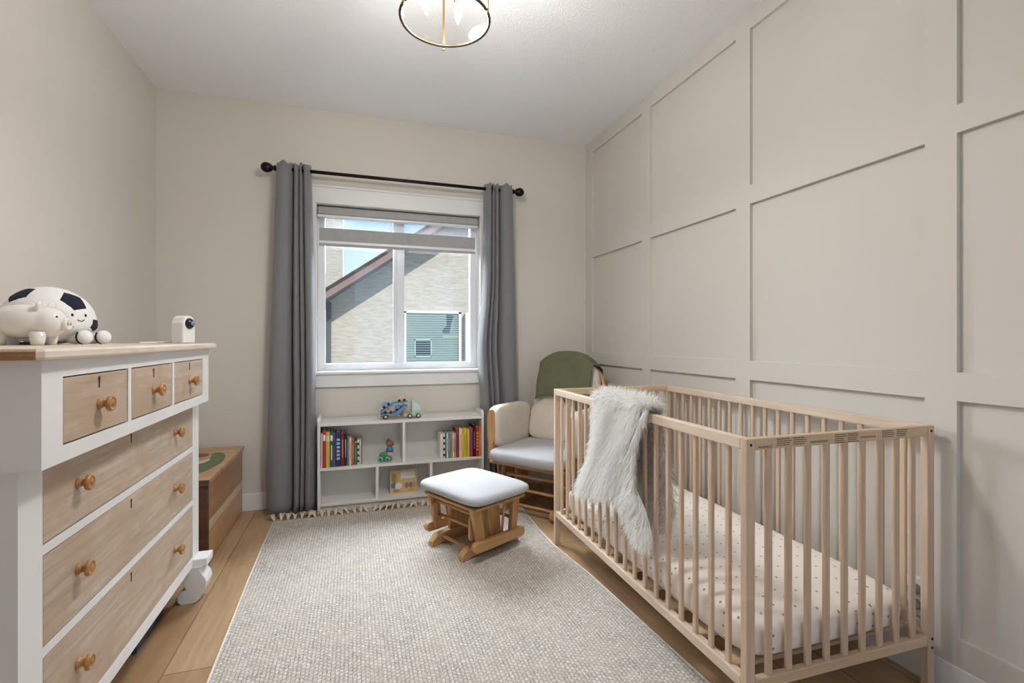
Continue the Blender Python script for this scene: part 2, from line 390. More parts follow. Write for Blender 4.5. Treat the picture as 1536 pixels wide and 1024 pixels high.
# curtains
def curtain(label, prof, xt0, xt1, xb0, xb1):
    o = thing('curtain', label, 'curtain', ((xb0+xb1)/2, RY, 0), 0, 'grey curtains at the window')
    P = catmull(prof, 110); ox = (xb0+xb1)/2
    def fn(i, j):
        k = min(len(P)-1, int(round(i*(len(P)-1)))); u, d = P[k]; z = 2.052*(1-j)+.006*j
        w = 1-(1-j)**1.6; x0 = xt0+(xb0-xt0)*w; x1 = xt1+(xb1-xt1)*w
        amp = .62+.5*j; sway = .006*math.sin(7*u+5*j)*j-(.03*(1-u)*math.exp(-((j-.53)/.13)**2) if xb0 > 0 else 0)
        return Vector((x0+(x1-x0)*u+sway-ox, d*amp+.004*math.sin(9*j+11*u)*j, z-(.008*math.sin(u*23) if j < .01 else 0)))
    MB().grid(110, 40, fn).build('panel', M['curtain'], o, solid=.004)
    for kx in (.25, .75):
        xx = xt0+(xt1-xt0)*kx-ox
        MB().tube([(xx, .024*math.cos(a), RZ+.024*math.sin(a)) for a in [q*PI/8 for q in range(16)]], .003, 6, closed=True).build('grommet', M['black_metal'], o)
    return o
pl = [(0, .03), (.015, -.02), (.13, -.05), (.30, -.052), (.41, -.03), (.47, .035), (.50, .05), (.53, -.02), (.58, -.042), (.63, -.02), (.66, .03), (.69, -.03), (.735, -.03), (.76, .04), (.79, .0), (.83, -.045), (.91, -.052), (.97, -.01), (1.0, .05)]
curtain('grey linen curtain hanging left of the window, beside the wooden chest', pl, -.432, -.25, -.482, -.219)
pr = [(1-u, d) for u, d in pl][::-1]
curtain('grey linen curtain hanging right of the window, behind the nursing chair', pr, .826, 1.012, .808, 1.05)
# ------------------------------------------------------------------ ceiling lamp
lamp = thing('ceiling_light', 'round brass and bronze cage ceiling light with candle bulbs', 'lamp', (.276, 1.54, ZC))
LZ = 2.043-ZC
def circ(r, z, n=48): return [(r*math.cos(2*PI*k/n), r*math.sin(2*PI*k/n), z) for k in range(n)]
MB().lathe([(0, 0), (.07, 0), (.07, -.014), (.06, -.022), (.014, -.026), (.0, -.026)], n=28).build('canopy', M['brass'], lamp)
MB().rod((0, 0, -.02), (0, 0, -.21), .007).lathe([(0, -.25), (.018, -.246), (.02, -.225), (.012, -.21), (.0, -.21)], n=16).build('stem', M['brass'], lamp)
for z in (LZ, -.17):
    MB().tube(circ(.141, z), .0052, 8, closed=True).build('ring', M['bronze'], lamp)
for a in (82, 202, 322):
    ca, sa = math.cos(math.radians(a)), math.sin(math.radians(a))
    MB().box(-.0035, .0035, -.0035, .0035, LZ-.008, -.165, .001, 1, T(.1465*ca, .1465*sa, 0) @ Rz(math.radians(a))).lathe([(0, -.014), (.004, -.012), (.004, -.006), (0, -.004)], T(.1465*ca, .1465*sa, LZ)).build('strut', M['brass'], lamp)
    MB().rod((0, 0, -.17), (.141*ca, .141*sa, -.17), .004, 8).build('spoke', M['bronze'], lamp)
MB().grid(48, 2, lambda i, j: Vector((.134*math.cos(2*PI*i), .134*math.sin(2*PI*i), LZ+.004+(-.172-LZ)*j)), wrap=True).build('glass_shade', M['shade_glass'], lamp)
for a in (38, 158, 278):
    ca, sa = math.cos(math.radians(a)), math.sin(math.radians(a)); x, y = .062*ca, .062*sa
    MB().tube([(.01*ca, .01*sa, -.235), (.04*ca, .04*sa, -.235), (x, y, -.24), (x, y, -.25)], .005, 8).build('arm', M['brass'], lamp)
    sk = MB().lathe([(0, 0), (.013, 0), (.013, -.05), (.0, -.05)], T(x, y, -.25), 16).build('socket', M['brass'], lamp)
    MB().lathe([(0, 0), (.007, -.001), (.010, -.012), (.0125, -.026), (.0115, -.042), (.007, -.06), (.003, -.072), (0, -.078)], T(x, y, -.3), 14).build('bulb', M['bulb'], sk)
    ld = bpy.data.lights.new('bulb light', 'POINT'); ld.energy = 5.0; ld.color = (1, .985, .962); ld.shadow_soft_size = .03
    lo = bpy.data.objects.new('bulb_light', ld); COL.objects.link(lo); lo.parent = lamp; lo.location = (x*1.9, y*1.9, -.36)
    ls = bpy.data.lights.new('bulb beam', 'SPOT'); ls.energy = 4.5; ls.color = ld.color; ls.shadow_soft_size = .03; ls.spot_size = math.radians(176); ls.spot_blend = .6   # the brass socket shades the upper side
    lo = bpy.data.objects.new('bulb_beam', ls); COL.objects.link(lo); lo.parent = lamp; lo.location = (x, y, -.385)
# ------------------------------------------------------------------ dresser
dr = thing('dresser', 'tall white dresser with washed oak drawer fronts and turned wood knobs', 'dresser', (0, 0, 0))
XW = XL+.016
xl_, yl0, yl1 = -.595, 1.138, 2.232
xu_, yu0, yu1 = -.55, 1.118, 2.19
lower = MB().box(XW, xl_-.02, yl0, yl1, .14, .775)
for a, b_ in ((yl0, yl0+.075), (yl1-.075, yl1)): lower.box(xl_-.02, xl_, a, b_, .14, .775)
LZS = [(.606, .766), (.399, .583), (.178, .377)]
for z0, z1 in ((.14, .176), (.379, .397), (.585, .604)): lower.box(xl_-.02, xl_, yl0+.075, yl1-.075, z0, z1)
lower.build('lower_case', M['dresser'], dr)
up = MB().box(XW, xu_-.02, yu0, yu1, .776, .98)
up.box(xu_-.02, xu_, yu0, yu1, .945, .98).box(xu_-.02, xu_, yu0, yu1, .776, .808)
UY = [(1.19, 1.475), (1.499, 1.79), (1.813, 2.112)]
for a, b_ in ((yu0, 1.187), (1.478, 1.496), (1.793, 1.810), (2.115, yu1)): up.box(xu_-.02, xu_, a, b_, .808, .945)
up.build('upper_case', M['dresser'], dr)
tp = MB().prism([(XW, 1.074), (-.536, 1.074), (-.528, 1.084), (-.528, 2.212), (-.536, 2.222), (XW, 2.222)], lambda a, b_, d: Vector((a, b_, d)), .9805, 1.003, .006)
tp.build('top', M['topwood'], dr)
MB().prism([(1.078, .9815), (1.073, .983), (1.0715, .988), (1.0735, .994), (1.0725, .997), (1.078, .999)], lambda a, b_, d: Vector((d, a, b_)), XW, -.537).build('top_end_edge', M['topedge'], dr)
def knob(parent, x, y, z, s=1.):
    k = MB().lathe([(0, 0), (.0125*s, 0), (.012*s, .004), (.0085*s, .008), (.0075*s, .013), (.0125*s, .017), (.0175*s, .0195), (.0182*s, .0235), (.0165*s, .0275), (.0135*s, .028), (.013*s, .0268), (.006*s, .0268), (.005*s, .0285), (0, .029)], T(x, y, z) @ Ry(PI/2), 18)
    return k.build('knob', M['knob'], parent)
def drawer(x, y0, y1, z0, z1, kys, keyy, kz, keyz):
    MB().box(x-.019, x-.006, y0-.003, y1+.003, z0-.003, z1+.003).build('drawer_gap', M['dark'], dr)
    d = MB().box(x-.0065, x-.001, y0+.001, y1-.001, z0+.001, z1-.001, .0015).build('drawer', M['drawer'], dr)
    for ky in kys: knob(d, x-.002, ky, kz)
    MB().lathe([(0, 0), (.005, 0), (.005, .0012), (0, .0012)], T(x-.0015, keyy, keyz+.009) @ Ry(PI/2), 10).box(x-.0015, x-.0003, keyy-.0028, keyy+.0028, keyz-.012, keyz+.008).build('keyhole', M['key'], d)
for (a, b_) in UY: drawer(xu_, a, b_, .81, .943, [(a+b_)/2], (a+b_)/2, .873, .922)
for (z0, z1) in LZS: drawer(xl_, yl0+.078, yl1-.078, z0, z1, [1.345, 1.965], 1.62, (z0+z1)/2+.008, z1-.025)
def foot(y0, y1):
    pr_ = [(-.70, .14), (-.56, .14), (-.569, .126), (-.562, .11), (-.551, .094), (-.546, .076), (-.551, .05), (-.566, .02), (-.58, .004), (-.592, 0), (-.632, 0), (-.644, .012), (-.645, .034), (-.634, .048), (-.616, .056), (-.628, .085), (-.66, .115), (-.70, .13)]
    return MB().prism(pr_, lambda a, b_, d: Vector((a, d, b_)), y0, y1, .003).build('foot', M['dresser'], dr)
foot(yl0, yl0+.075); foot(yl1-.082, yl1)
MB().box(xl_-.01, -.545, yl1-.078, yl1+.004, .138, .168, .003).build('foot_bracket', M['dresser'], dr)
MB().box(xl_-.01, -.545, yl0-.004, yl0+.075, .138, .168, .003).build('foot_bracket', M['dresser'], dr)
for y in (yl0, yl1-.05): MB().box(XW, XW+.05, y, y+.05, 0, .14, .004).build('back_foot', M['dresser'], dr)
# storage box under the dresser
bx = thing('storage_box', 'dark navy box on the floor under the dresser', 'box', (-.83, 2.0, 0))
MB().box(-.16, .16, -.14, .1, 0.001, .085, .006).build('box_body', pal((36, 44, 66)), bx)
MB().box(-.164, .164, -.144, .104, .085, .105, .005).build('lid', pal((22, 24, 32)), bx)
# ------------------------------------------------------------------ things on the dresser
DT = 1.0036
pig = thing('piggy_bank', 'glossy white ceramic piggy bank standing on the dresser', 'piggy bank', (-.812, 1.60, DT), 0)
m = MB().sup(.072, .052, .046, .95, 1, T(-.008, 0, .062), 36, 22)
m.sup(.043, .043, .042, 1, 1, T(.037, 0, .061), 28, 18)
pb_ = m.build('body', M['ceramic'], pig)
md = pb_.modifiers.new('blend', 'REMESH'); md.mode = 'VOXEL'; md.voxel_size = .0035; md.use_smooth_shade = True
md = pb_.modifiers.new('even', 'SMOOTH'); md.factor = .5; md.iterations = 14
MB().lathe([(0, 0), (.0185, 0), (.018, .016), (.0145, .02), (.012, .0185), (0, .0185)], T(.066, 0, .056) @ Ry(PI/2), 24).build('snout', M['ceramic'], pig)
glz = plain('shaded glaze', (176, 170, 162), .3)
for s_ in (-1, 1):
    MB().sup(.003, .0028, .0045, 1, 1, T(.0845, .006*s_, .056), 10, 6).build('nostril', glz, pig)
    MB().sup(.006, .014, .017, 1, 1, T(.032, .027*s_, .1) @ Rx(-.5*s_) @ Ry(.35), 18, 10).build('ear', M['ceramic'], pig)
    MB().sup(.003, .003, .0036, 1, 1, T(.068, .0235*s_, .074), 10, 6).build('eye', M['black'], pig)
for x in (-.05, .03):
    for y in (-.027, .027): MB().lathe([(0, 0), (.013, 0), (.0145, .008), (.019, .035), (0, .035)], T(x, y, 0), 16).build('leg', M['ceramic'], pig)
MB().tube([(-.076, 0, .066), (-.086, .006, .07), (-.088, -.004, .077), (-.082, -.004, .08)], .0035, 8).build('tail', M['ceramic'], pig)
gb = thing('small_box', 'small flat grey blue box on the dresser behind the piggy bank legs', 'box', (-.83, 1.655, DT), .2)
MB().box(-.04, .02, -.02, .02, 0, .008, .002).build('case', pal((88, 92, 96)), gb); MB().box(.02, .036, -.02, .02, 0, .009, .002).build('blue_end', M['grey_blue'], gb)
# plush ball
BR = .112; BZ = .062
def sq(p, c=Vector((0, 0, BZ))):      # the ball sags: its lower half is flattened
    q = Vector(p)
    if q.z < 0: q.z *= BZ/BR
    return q+c
ball = thing('plush_ball', 'round white and navy football plush with a smiling face sitting on the dresser', 'plush toy', (-.882, 1.83, DT), -.5)
MB().sup(BR, BR, BR, 1, 1, None, 44, 28, sq).build('body', M['plush'], ball)
def patch(d, ang, n, rot, name, mat):
    d = Vector(d).normalized(); e1 = d.orthogonal().normalized(); e2 = d.cross(e1); m = MB(); K = 7
    def pt(k, q):
        a = 2*PI*k/(n*4); seg = 2*PI/n; loc_ = (a % seg)-seg/2; rad = ang*(math.cos(seg/2)/math.cos(loc_))*q
        v_ = d*math.cos(rad)+(e1*math.cos(a+rot)+e2*math.sin(a+rot))*math.sin(rad)
        return sq(v_*(BR*1.012 if q < .98 else BR*.99))
    m.grid(n*4, K, lambda i, j: pt(i*n*4, max(j, .001)), wrap=True)
    return m.build(name, mat, ball)
for d_, a_, r_ in (((.78, .05, .62), .36, .9), ((.8, .58, -.1), .3, .2), ((.9, -.42, -.12), .34, .4), ((-.05, -.64, .77), .36, 1.2), ((-.2, .85, .45), .36, 0), ((-.8, -.1, .5), .36, 0)): patch(d_, a_, 5, r_, 'patch', M['navy'])
def onball(y, z, k=1.0): return sq(Vector((math.sqrt(max(0, (BR*k)**2-y*y-z*z)), y, z)))
for yy in (-.016, .022): MB().sup(.003, .0032, .0052, 1, 1, Matrix.Translation(onball(yy, .025)), 12, 8).build('eye', M['black'], ball)
MB().tube([onball(y, z, 1.003) for y, z in ((-.004, .012), (.0, .0085), (.006, .0072), (.012, .009), (.016, .0125))], .0013, 6).build('mouth', M['black'], ball)
for y in (.012, .068):
    MB().sup(.035, .016, .016, 1, 1, T(.085, y*.9, .017) @ Rz(.25 if y > .05 else 0), 20, 12).build('leg', M['plush'], ball)
    f_ = MB().sup(.017, .021, .0215, 1, 1, T(.117, y, .0218) @ Ry(-.25), 22, 14).build('foot', M['plush'], ball)
    MB().tube([(.113, y-.0212*math.cos(a), .0225+.0215*math.sin(a)) for a in [-1.35+q*.2 for q in range(11)]], .0026, 6).build('foot_band', M['navy'], f_)
# monitor camera
cam_ = thing('baby_monitor', 'small white baby monitor camera with black lens on the far end of the dresser', 'camera', (-.602, 2.085, DT), 1.1)
m = MB(); prof = [(-.026, 0), (.026, 0), (.028, .01), (.028, .075), (.02, .094), (.008, .102), (-.008, .102), (-.02, .094), (-.028, .075), (-.028, .01)]
m.prism(prof, lambda a, b_, d: Vector((a, d, b_)), -.022, .03, .006).build('body', M['plastic'], cam_)
MB().sup(.021, .021, .021, 1, 1, T(0, -.016, .073), 20, 12).build('lens_housing', M['black'], cam_)
MB().lathe([(0, 0), (.008, 0), (.008, .003), (0, .004)], T(0, -.035, .073) @ Rx(PI/2), 14).build('lens', pal((120, 140, 170)), cam_)
MB().tube([(0, .03, .006), (-.02, .06, .004), (-.06, .07, .004), (-.12, .0, .004), (-.2, -.02, .004)], .0025, 6).build('cable', M['plastic'], cam_)
# ------------------------------------------------------------------ chest
ch = thing('toy_chest', 'low wooden chest with painted lid in the corner beside the dresser', 'chest', (-.84, 2.845, 0))
MB().box(-.205, .205, -.338, .345, 0, .366, .004).build('body', M['chest_front'], ch)
MB().box(-.205, .214, -.352, -.338, 0, .366, .003).build('end_panel', M['chest_dark'], ch)
for z0, z1, c_ in ((.005, .145, (204, 160, 112)), (.147, .192, (230, 202, 162)), (.194, .36, (184, 136, 94))):
    MB().box(.205, .212, -.338, .345, z0, z1, .001, 1).build('side_plank', wood('chest plank %d' % int(z0*1000), tuple(int(q*.82) for q in c_), c_, 'y', .3, .7), ch)
MB().box(-.212, .222, -.376, .352, .366, .391, .004).build('lid', M['chest_lid'], ch)
MB().box(-.2, .222, -.378, -.366, .368, .3905, .003).build('lid_edge', M['chest_dark'], ch)
def blob(pts, name, mat, z): MB().prism(catmull(pts+[pts[0]], 28)[:-1], lambda a, b_, d: Vector((a, b_, d)), z, z+.001).build(name, mat, ch)
blob([(.1, -.27), (.16, -.215), (.185, -.12), (.195, -.03), (.18, .1), (.145, .19), (.1, .19), (.115, .06), (.08, -.02), (-.02, -.06), (-.1, -.14), (-.04, -.2)], 'green_patch', M['green_paint'], .3912)
blob([(.0, .0), (.08, .0), (.12, .045), (.122, .0), (.09, -.06), (.0, -.09)], 'cream_patch', M['cream_paint'], .3924)
blob([(-.1, .12), (.02, .1), (.09, .13), (.06, .2), (-.08, .22)], 'brown_patch', pal((128, 90, 60)), .3912)
# ------------------------------------------------------------------ bookshelf
sh = thing('bookshelf', 'low white two tier bookshelf under the window', 'bookshelf', (0, 0, 0))
SY0, SY1 = 3.037, 3.195
sx0, sx1 = -.207, .797
sidep = [(SY0, 0), (SY1, 0), (SY1, .556), (SY0+.03, .556), (SY0+.008, .549), (SY0, .535)]
for x in (sx0, sx1-.016): MB().prism(sidep, lambda a, b_, d: Vector((d, a, b_)), x, x+.016, .001).build('side', M['shelf'], sh)
for nm, z0, z1, ya in (('top_board', .505, .521, SY0), ('shelf_board', .244, .26, SY0), ('bottom_board', .036, .052, SY0)): MB().box(sx0+.016, sx1-.016, ya, SY1-.006, z0, z1, .001, 1).build(nm, M['shelf'], sh)
MB().box(sx0+.016, sx1-.016, SY0+.012, SY0+.026, 0, .036).build('kick_plate', M['shelf'], sh)
MB().box(sx0+.016, sx1-.016, SY1-.006, SY1, .05, .53).build('back_panel', M['shelf_in'], sh)
for x, z0, z1 in ((.289, .26, .505), (.13, .052, .244), (.457, .052, .244)): MB().box(x-.0085, x+.0085, SY0+.002, SY1-.006, z0, z1, .001, 1).build('divider', M['shelf'], sh)
# books: x0, x1, height, cover, mark colour, pages front?, label, setback
def book(x0, x1, h, c, mk, label, group, yf=3.052, dp=.12, style=0):
    w = x1-x0-.0008
    o = thing('book', label, 'book', ((x0+x1)/2, yf, .2602), 0, group)
    t_ = min(.0022, w*.2); m = MB()
    m.box(-w/2, w/2, 0, t_, 0, h, .0006, 1).box(-w/2, -w/2+t_, t_, dp, 0, h).box(w/2-t_, w/2, t_, dp, 0, h)
    m.build('cover', pal(c), o)
    MB().box(-w/2+t_, w/2-t_, t_, dp-.003, .003, h-.003).build('pages', pal((232, 226, 212)), o)
    m = MB()
    if style == 0: m.box(-w*.36, w*.36, -.0006, 0, h*.72, h*.88)
    elif style == 1:
        for q in range(6): m.box(-w*.34, w*.34, -.0006, 0, h*(.2+.11*q), h*(.2+.11*q)+h*.07)
    elif style == 2: m.box(-w*.45, w*.45, -.0006, 0, h*.74, h*.9).box(-w*.2, w*.2, -.0006, 0, h*.2, h*.62)
    elif style == 3: m.box(-w*.14, w*.14, -.0006, 0, h*.25, h*.8)
    elif style == 4:
        for q in range(4): m.box(-w*.48, w*.48, -.0006, 0, h*(.08+.23*q), h*(.08+.23*q)+h*.1)
    m.build('spine_mark', pal(mk), o)
GL = 'books on the left of the shelf'; GR = 'books on the right of the shelf'
Wt = (232, 226, 216)
LB = [(-.188, -.180, .205, (226, 214, 214), (206, 190, 200), 'thin pale white book against the left side of the white shelf', 3),
(-.180, -.160, .222, (178, 44, 30), Wt, 'red book with a white spine label, leftmost of the red spines', 0),
(-.160, -.150, .212, (222, 186, 74), Wt, 'orange yellow book with white spine label next to the first red book', 0),
(-.150, -.140, .212, (190, 192, 62), Wt, 'lime green book with white spine label left of the teal book', 0),
(-.138, -.122, .210, (20, 92, 112), Wt, 'deep teal book with white spine label among the left books', 2),
(-.121, -.108, .205, (104, 78, 92), (70, 52, 66), 'dull mauve book just left of the wide navy book', 3),
(-.107, -.079, .203, (30, 44, 92), (150, 190, 224), 'wide navy book with pale blue letters down its spine', 1),
(-.078, -.060, .199, (128, 24, 32), (196, 150, 140), 'dark red book just right of the wide navy book', 3),
(-.059, -.044, .197, (24, 20, 22), (200, 196, 190), 'black book beside the dark red one in the left row', 3),
(-.043, -.033, .172, (104, 124, 116), (170, 180, 170), 'grey green thin book right of the black book, left row', 3),
(-.032, -.018, .165, (226, 206, 190), (190, 150, 140), 'pale pink book left of the orange book, left row', 3),
(-.017, -.003, .152, (198, 88, 40), (228, 150, 100), 'burnt orange book in the left row of books', 3),
(-.002, .015, .130, (20, 118, 98), (90, 170, 150), 'short green book, lowest of the left row', 3),
(.016, .026, .150, (236, 232, 226), (30, 28, 30), 'white book with black blocks on its spine, left row', 4),
(.027, .038, .146, (220, 208, 180), (180, 160, 130), 'cream book near the right end of the left row', 3),
(.0385, .044, .147, (84, 128, 74), (200, 96, 80), 'very thin green book ending the left row', 3)]
for i, (a, b_, h_, c_, k_, l_, s_) in enumerate(LB): book(a, b_, h_, c_, k_, l_, GL, 3.043+.0022*i, .12-.001*i, s_)
RB = [(.517, .535, .155, (228, 222, 210), (200, 190, 176), 'white book at the left end of the right row', 3),
(.536, .547, .158, (236, 234, 228), (30, 30, 32), 'white book with black spine blocks in the right row', 4),
(.548, .556, .157, (72, 110, 96), (180, 200, 180), 'thin green book in the right row', 3),
(.557, .568, .158, (210, 222, 218), (70, 130, 150), 'pale aqua book in the right row', 3),
(.569, .578, .157, (84, 146, 168), (200, 220, 224), 'sky blue book in the right row', 3),
(.579, .593, .154, (196, 142, 52), (120, 90, 50), 'mustard book in the right row', 3),
(.595, .606, .156, (232, 228, 222), (40, 50, 80), 'white book beside the mustard book in the right row', 3),
(.607, .616, .157, (156, 178, 204), (60, 70, 120), 'light blue book touching the red book in the right row', 3),
(.617, .635, .185, (176, 44, 36), (110, 24, 40), 'tall red book beside the cream book in the right row', 3),
(.637, .655, .184, (238, 216, 178), (220, 180, 150), 'cream book left of the yellow books', 3),
(.656, .666, .180, (196, 204, 84), (232, 230, 150), 'pale lime book left of the yellow book', 3),
(.667, .682, .184, (222, 198, 30), (180, 150, 24), 'bright yellow book in the middle of the right row', 3),
(.683, .694, .182, (226, 180, 38), (200, 120, 40), 'golden yellow book in the right row', 3),
(.695, .703, .178, (226, 222, 120), (232, 230, 190), 'pale yellow thin book in the right row', 3),
(.704, .724, .184, (188, 52, 84), (70, 90, 150), 'magenta patterned book left of the black book in the right row', 1),
(.726, .743, .205, (24, 18, 30), (140, 120, 150), 'tall black book near the right end of the right row', 3),
(.745, .767, .192, (192, 36, 34), (224, 150, 40), 'wide red book near the right side of the shelf', 1),
(.768, .777, .188, (226, 130, 60), (236, 200, 120), 'orange book against the right side of the white shelf', 3)]
for i, (a, b_, h_, c_, k_, l_, s_) in enumerate(RB): book(a, b_, h_, c_, k_, l_, GR, 3.062-.0012*i, .112, s_)
pb = thing('picture_book', 'picture book with sandy illustrated cover standing on the lower shelf', 'book', (.292, 3.108, .0525), .04)
pbt = Rx(0)
MB().box(-.083, .083, 0, .002, 0, .142, .0005, 1, pbt).box(-.083, .083, .011, .013, 0, .142, 0, 1, pbt).box(-.083, -.081, 0, .013, 0, .142, 0, 1, pbt).build('cover', pal((204, 182, 130)), pb)
MB().box(-.081, .08, .002, .011, .002, .14, 0, 1, pbt).build('pages', pal((236, 230, 216)), pb)
MB().box(-.018, .07, -.0006, 0, .088, .128, 0, 1, pbt).build('title_panel', pal((220, 218, 214)), pb)
for cx_, cz_, a_, b2, c_ in ((-.058, .095, .016, .03, (168, 128, 74)), (-.062, .05, .016, .02, (70, 124, 160)), (-.03, .045, .022, .02, (226, 222, 214)), (-.04, .085, .012, .02, (206, 170, 110)), (.02, .045, .012, .018, (186, 104, 60)), (.045, .045, .014, .016, (84, 132, 168)), (.066, .045, .013, .018, (206, 150, 84)), (-.045, .015, .02, .01, (190, 130, 60)), (.05, .018, .02, .01, (210, 168, 70))):
    MB().prism([(cx_+a_*math.cos(q*PI/7), cz_+b2*math.sin(q*PI/7)) for q in range(14)], lambda a, b_, d: pbt @ Vector((a, d, b_)), -.0012, -.0004).build('cover_patch', pal(c_), pb)
# wooden toy on wheels
ty = thing('wheeled_toy', 'small brown wooden figure in blue on a green wheeled cart on the shelf', 'toy', (.192, 3.1, .2602), -.25)
MB().sup(.034, .02, .022, .7, .8, T(-.014, 0, .034), 22, 12).build('cart', pal((74, 142, 74)), ty)
for x in (-.034, .008):
    for y in (-.024, .024):
        w_ = MB().lathe([(0, -.004), (.0165, -.004), (.0165, .004), (0, .004)], T(x, y, .0165) @ Rx(PI/2), 20).build('wheel', pal((104, 176, 160)), ty)
        MB().lathe([(0, -.0055), (.006, -.0055), (.006, .0055), (0, .0055)], T(x, y, .0165) @ Rx(PI/2), 12).build('hub', pal((30, 60, 56)), w_)
MB().lathe([(0, .03), (.02, .03), (.022, .05), (.019, .075), (.012, .092), (0, .094)], T(.016, 0, 0), 20).build('body', pal((196, 168, 138)), ty)
MB().lathe([(.0205, .06), (.0225, .06), (.0205, .078), (.0135, .092), (.012, .092), (.0185, .075)], T(.016, 0, 0), 20).build('jacket', pal((60, 120, 160)), ty)
MB().sup(.024, .02, .02, 1, 1, T(.018, 0, .108), 20, 12).build('head', pal((140, 96, 62)), ty)
for s_ in (-1, 1): MB().sup(.007, .005, .01, 1, 1, T(.006, .011*s_, .13), 12, 8).build('ear', pal((118, 76, 50)), ty)
# toy car transporter
def wheel(par, x, y, z, r, name='wheel'):
    w_ = MB().lathe([(0, -.006), (r, -.006), (r, .006), (0, .006)], T(x, y, z) @ Rx(PI/2), 20).build(name, M['black'], par)
    MB().lathe([(0, -.0072), (r*.62, -.0072), (r*.62, .0072), (0, .0072)], T(x, y, z) @ Rx(PI/2), 16).build('hubcap', pal((216, 210, 198)), w_)
tk = thing('toy_truck', 'wooden car transporter toy with blue ramps and mint cab on top of the shelf', 'toy truck', (.28, 3.115, .5212), .02)
f3 = lambda a, b_, d: Vector((a, d, b_))
blue = pal((104, 140, 184))
MB().prism([(-.13, .03), (-.125, .022), (-.03, .018), (.035, .072), (.035, .082), (.01, .08), (-.05, .03), (-.12, .036)], f3, -.026, -.018, .001).prism([(-.13, .03), (-.125, .022), (-.03, .018), (.035, .072), (.035, .082), (.01, .08), (-.05, .03), (-.12, .036)], f3, .018, .026, .001).build('side_panel', blue, tk)
MB().prism([(-.125, .03), (-.055, .026), (.035, .074), (.03, .079), (-.058, .033), (-.12, .036)], f3, -.018, .018).build('lower_ramp', blue, tk)
MB().prism([(-.13, .046), (-.122, .04), (-.045, .094), (.035, .102), (.035, .109), (-.05, .101)], f3, -.024, .024, .001).build('upper_ramp', blue, tk)
MB().box(-.112, -.01, -.016, .016, .012, .024, .002).build('chassis', pal((206, 160, 124)), tk)
MB().box(.012, .07, -.018, .018, .012, .03, .002).build('hitch', pal((214, 186, 130)), tk)
MB().box(.008, .016, -.005, .005, .03, .1, .001).build('post', pal((196, 168, 120)), tk)
cb = MB().prism([(.062, .012), (.126, .012), (.128, .045), (.122, .074), (.106, .097), (.086, .106), (.062, .106)], f3, -.024, .024, .002).build('cab', pal((186, 206, 192)), tk)
MB().prism([(.072, .045), (.118, .05), (.114, .07), (.1, .088), (.084, .095), (.072, .095)], f3, -.0252, -.0235).build('window', pal((204, 228, 220)), cb)
for x in (-.098, .05, .102):
    for y in (-.025, .025): wheel(tk, x, y, .0145, .0145)
MB().box(-.14, -.128, -.014, .014, .006, .034, .002).build('tail_board', pal((196, 188, 176)), tk)
def car(label, x, z, rot, c_):
    o = thing('toy_car', label, 'toy car', (.28+x, 3.115, .5212+z), 0, 'little cars on the toy transporter'); o.rotation_euler = (0, -rot, .0)
    MB().prism([(-.026, .007), (.026, .007), (.027, .015), (.016, .019), (.008, .028), (-.014, .028), (-.022, .018), (-.027, .015)], f3, -.013, .013, .002).build('body', pal(c_), o)
    for a in (-.016, .016):
        for y in (-.0145, .0145): MB().lathe([(0, -.003), (.0075, -.003), (.0075, .003), (0, .003)], T(a, y, .0075) @ Rx(PI/2), 14).build('wheel', M['black'], o)
car('blue toy car on the rear of the upper ramp of the transporter', -.089, .0775, .6, (120, 160, 196))
car('peach toy car on the top front of the transporter', .002, .1065, .09, (226, 190, 156))
car('peach toy car low at the rear of the transporter', -.082, .0345, .05, (222, 168, 130))
car('blue toy car on the lower ramp of the transporter', -.012, .056, .5, (104, 140, 184))
# ------------------------------------------------------------------ rug
RT = .006
rp = [(-.432, 2.968), (-.425, 2.3), (-.412, 1.64), (-.395, .75), (1.0, .72), (.992, 1.2), (.962, 1.9), (.931, 2.2), (.936, 2.45), (.968, 2.95)]
rug = MB().prism(rp, lambda a, b_, d: Vector((a, b_, d)), .0005, RT).build('rug', M['rug'])
tag(rug, 'large light grey flat woven rug with cream fringe on the oak floor', 'rug')
MB().tube([(-.434, 2.968, .004), (-.427, 2.3, .004), (-.414, 1.64, .004), (-.397, .75, .004)], .0042, 6).build('bound_edge', M['fringe'], rug)
MB().tube([(1.002, .72, .004), (.994, 1.2, .004), (.964, 1.9, .004), (.933, 2.2, .004), (.938, 2.45, .004), (.97, 2.95, .004)], .0042, 6).build('bound_edge', M['fringe'], rug)
rf = random.Random(3)
for i in range(40):
    x = -.428+1.39*i/39; m = MB(); yb = 2.968-.018*(i/39)
    m.lathe([(0, -.005), (.006, -.003), (.0065, .003), (0, .006)], T(x, yb+.008, .007), 8)
    lean = rf.uniform(-.04, .04)
    for s_ in range(10):
        ax_, bx_ = rf.uniform(-.004, .004), rf.uniform(-.022, .022)+lean
        L = rf.uniform(.035, .058); hz = rf.uniform(.008, .028)
        m.tube([(x+ax_, yb+.01, .006), (x+ax_+bx_*.4, yb+.01+L*.5, .004+hz), (x+ax_+bx_*.9, min(yb+.01+L*.85, 3.046), .003+hz*.8+.004), (x+bx_*1.3, min(yb+.012+L, 3.045), .004)], .003, 5, .0016)
    m.build('tassel', M['fringe'], rug)
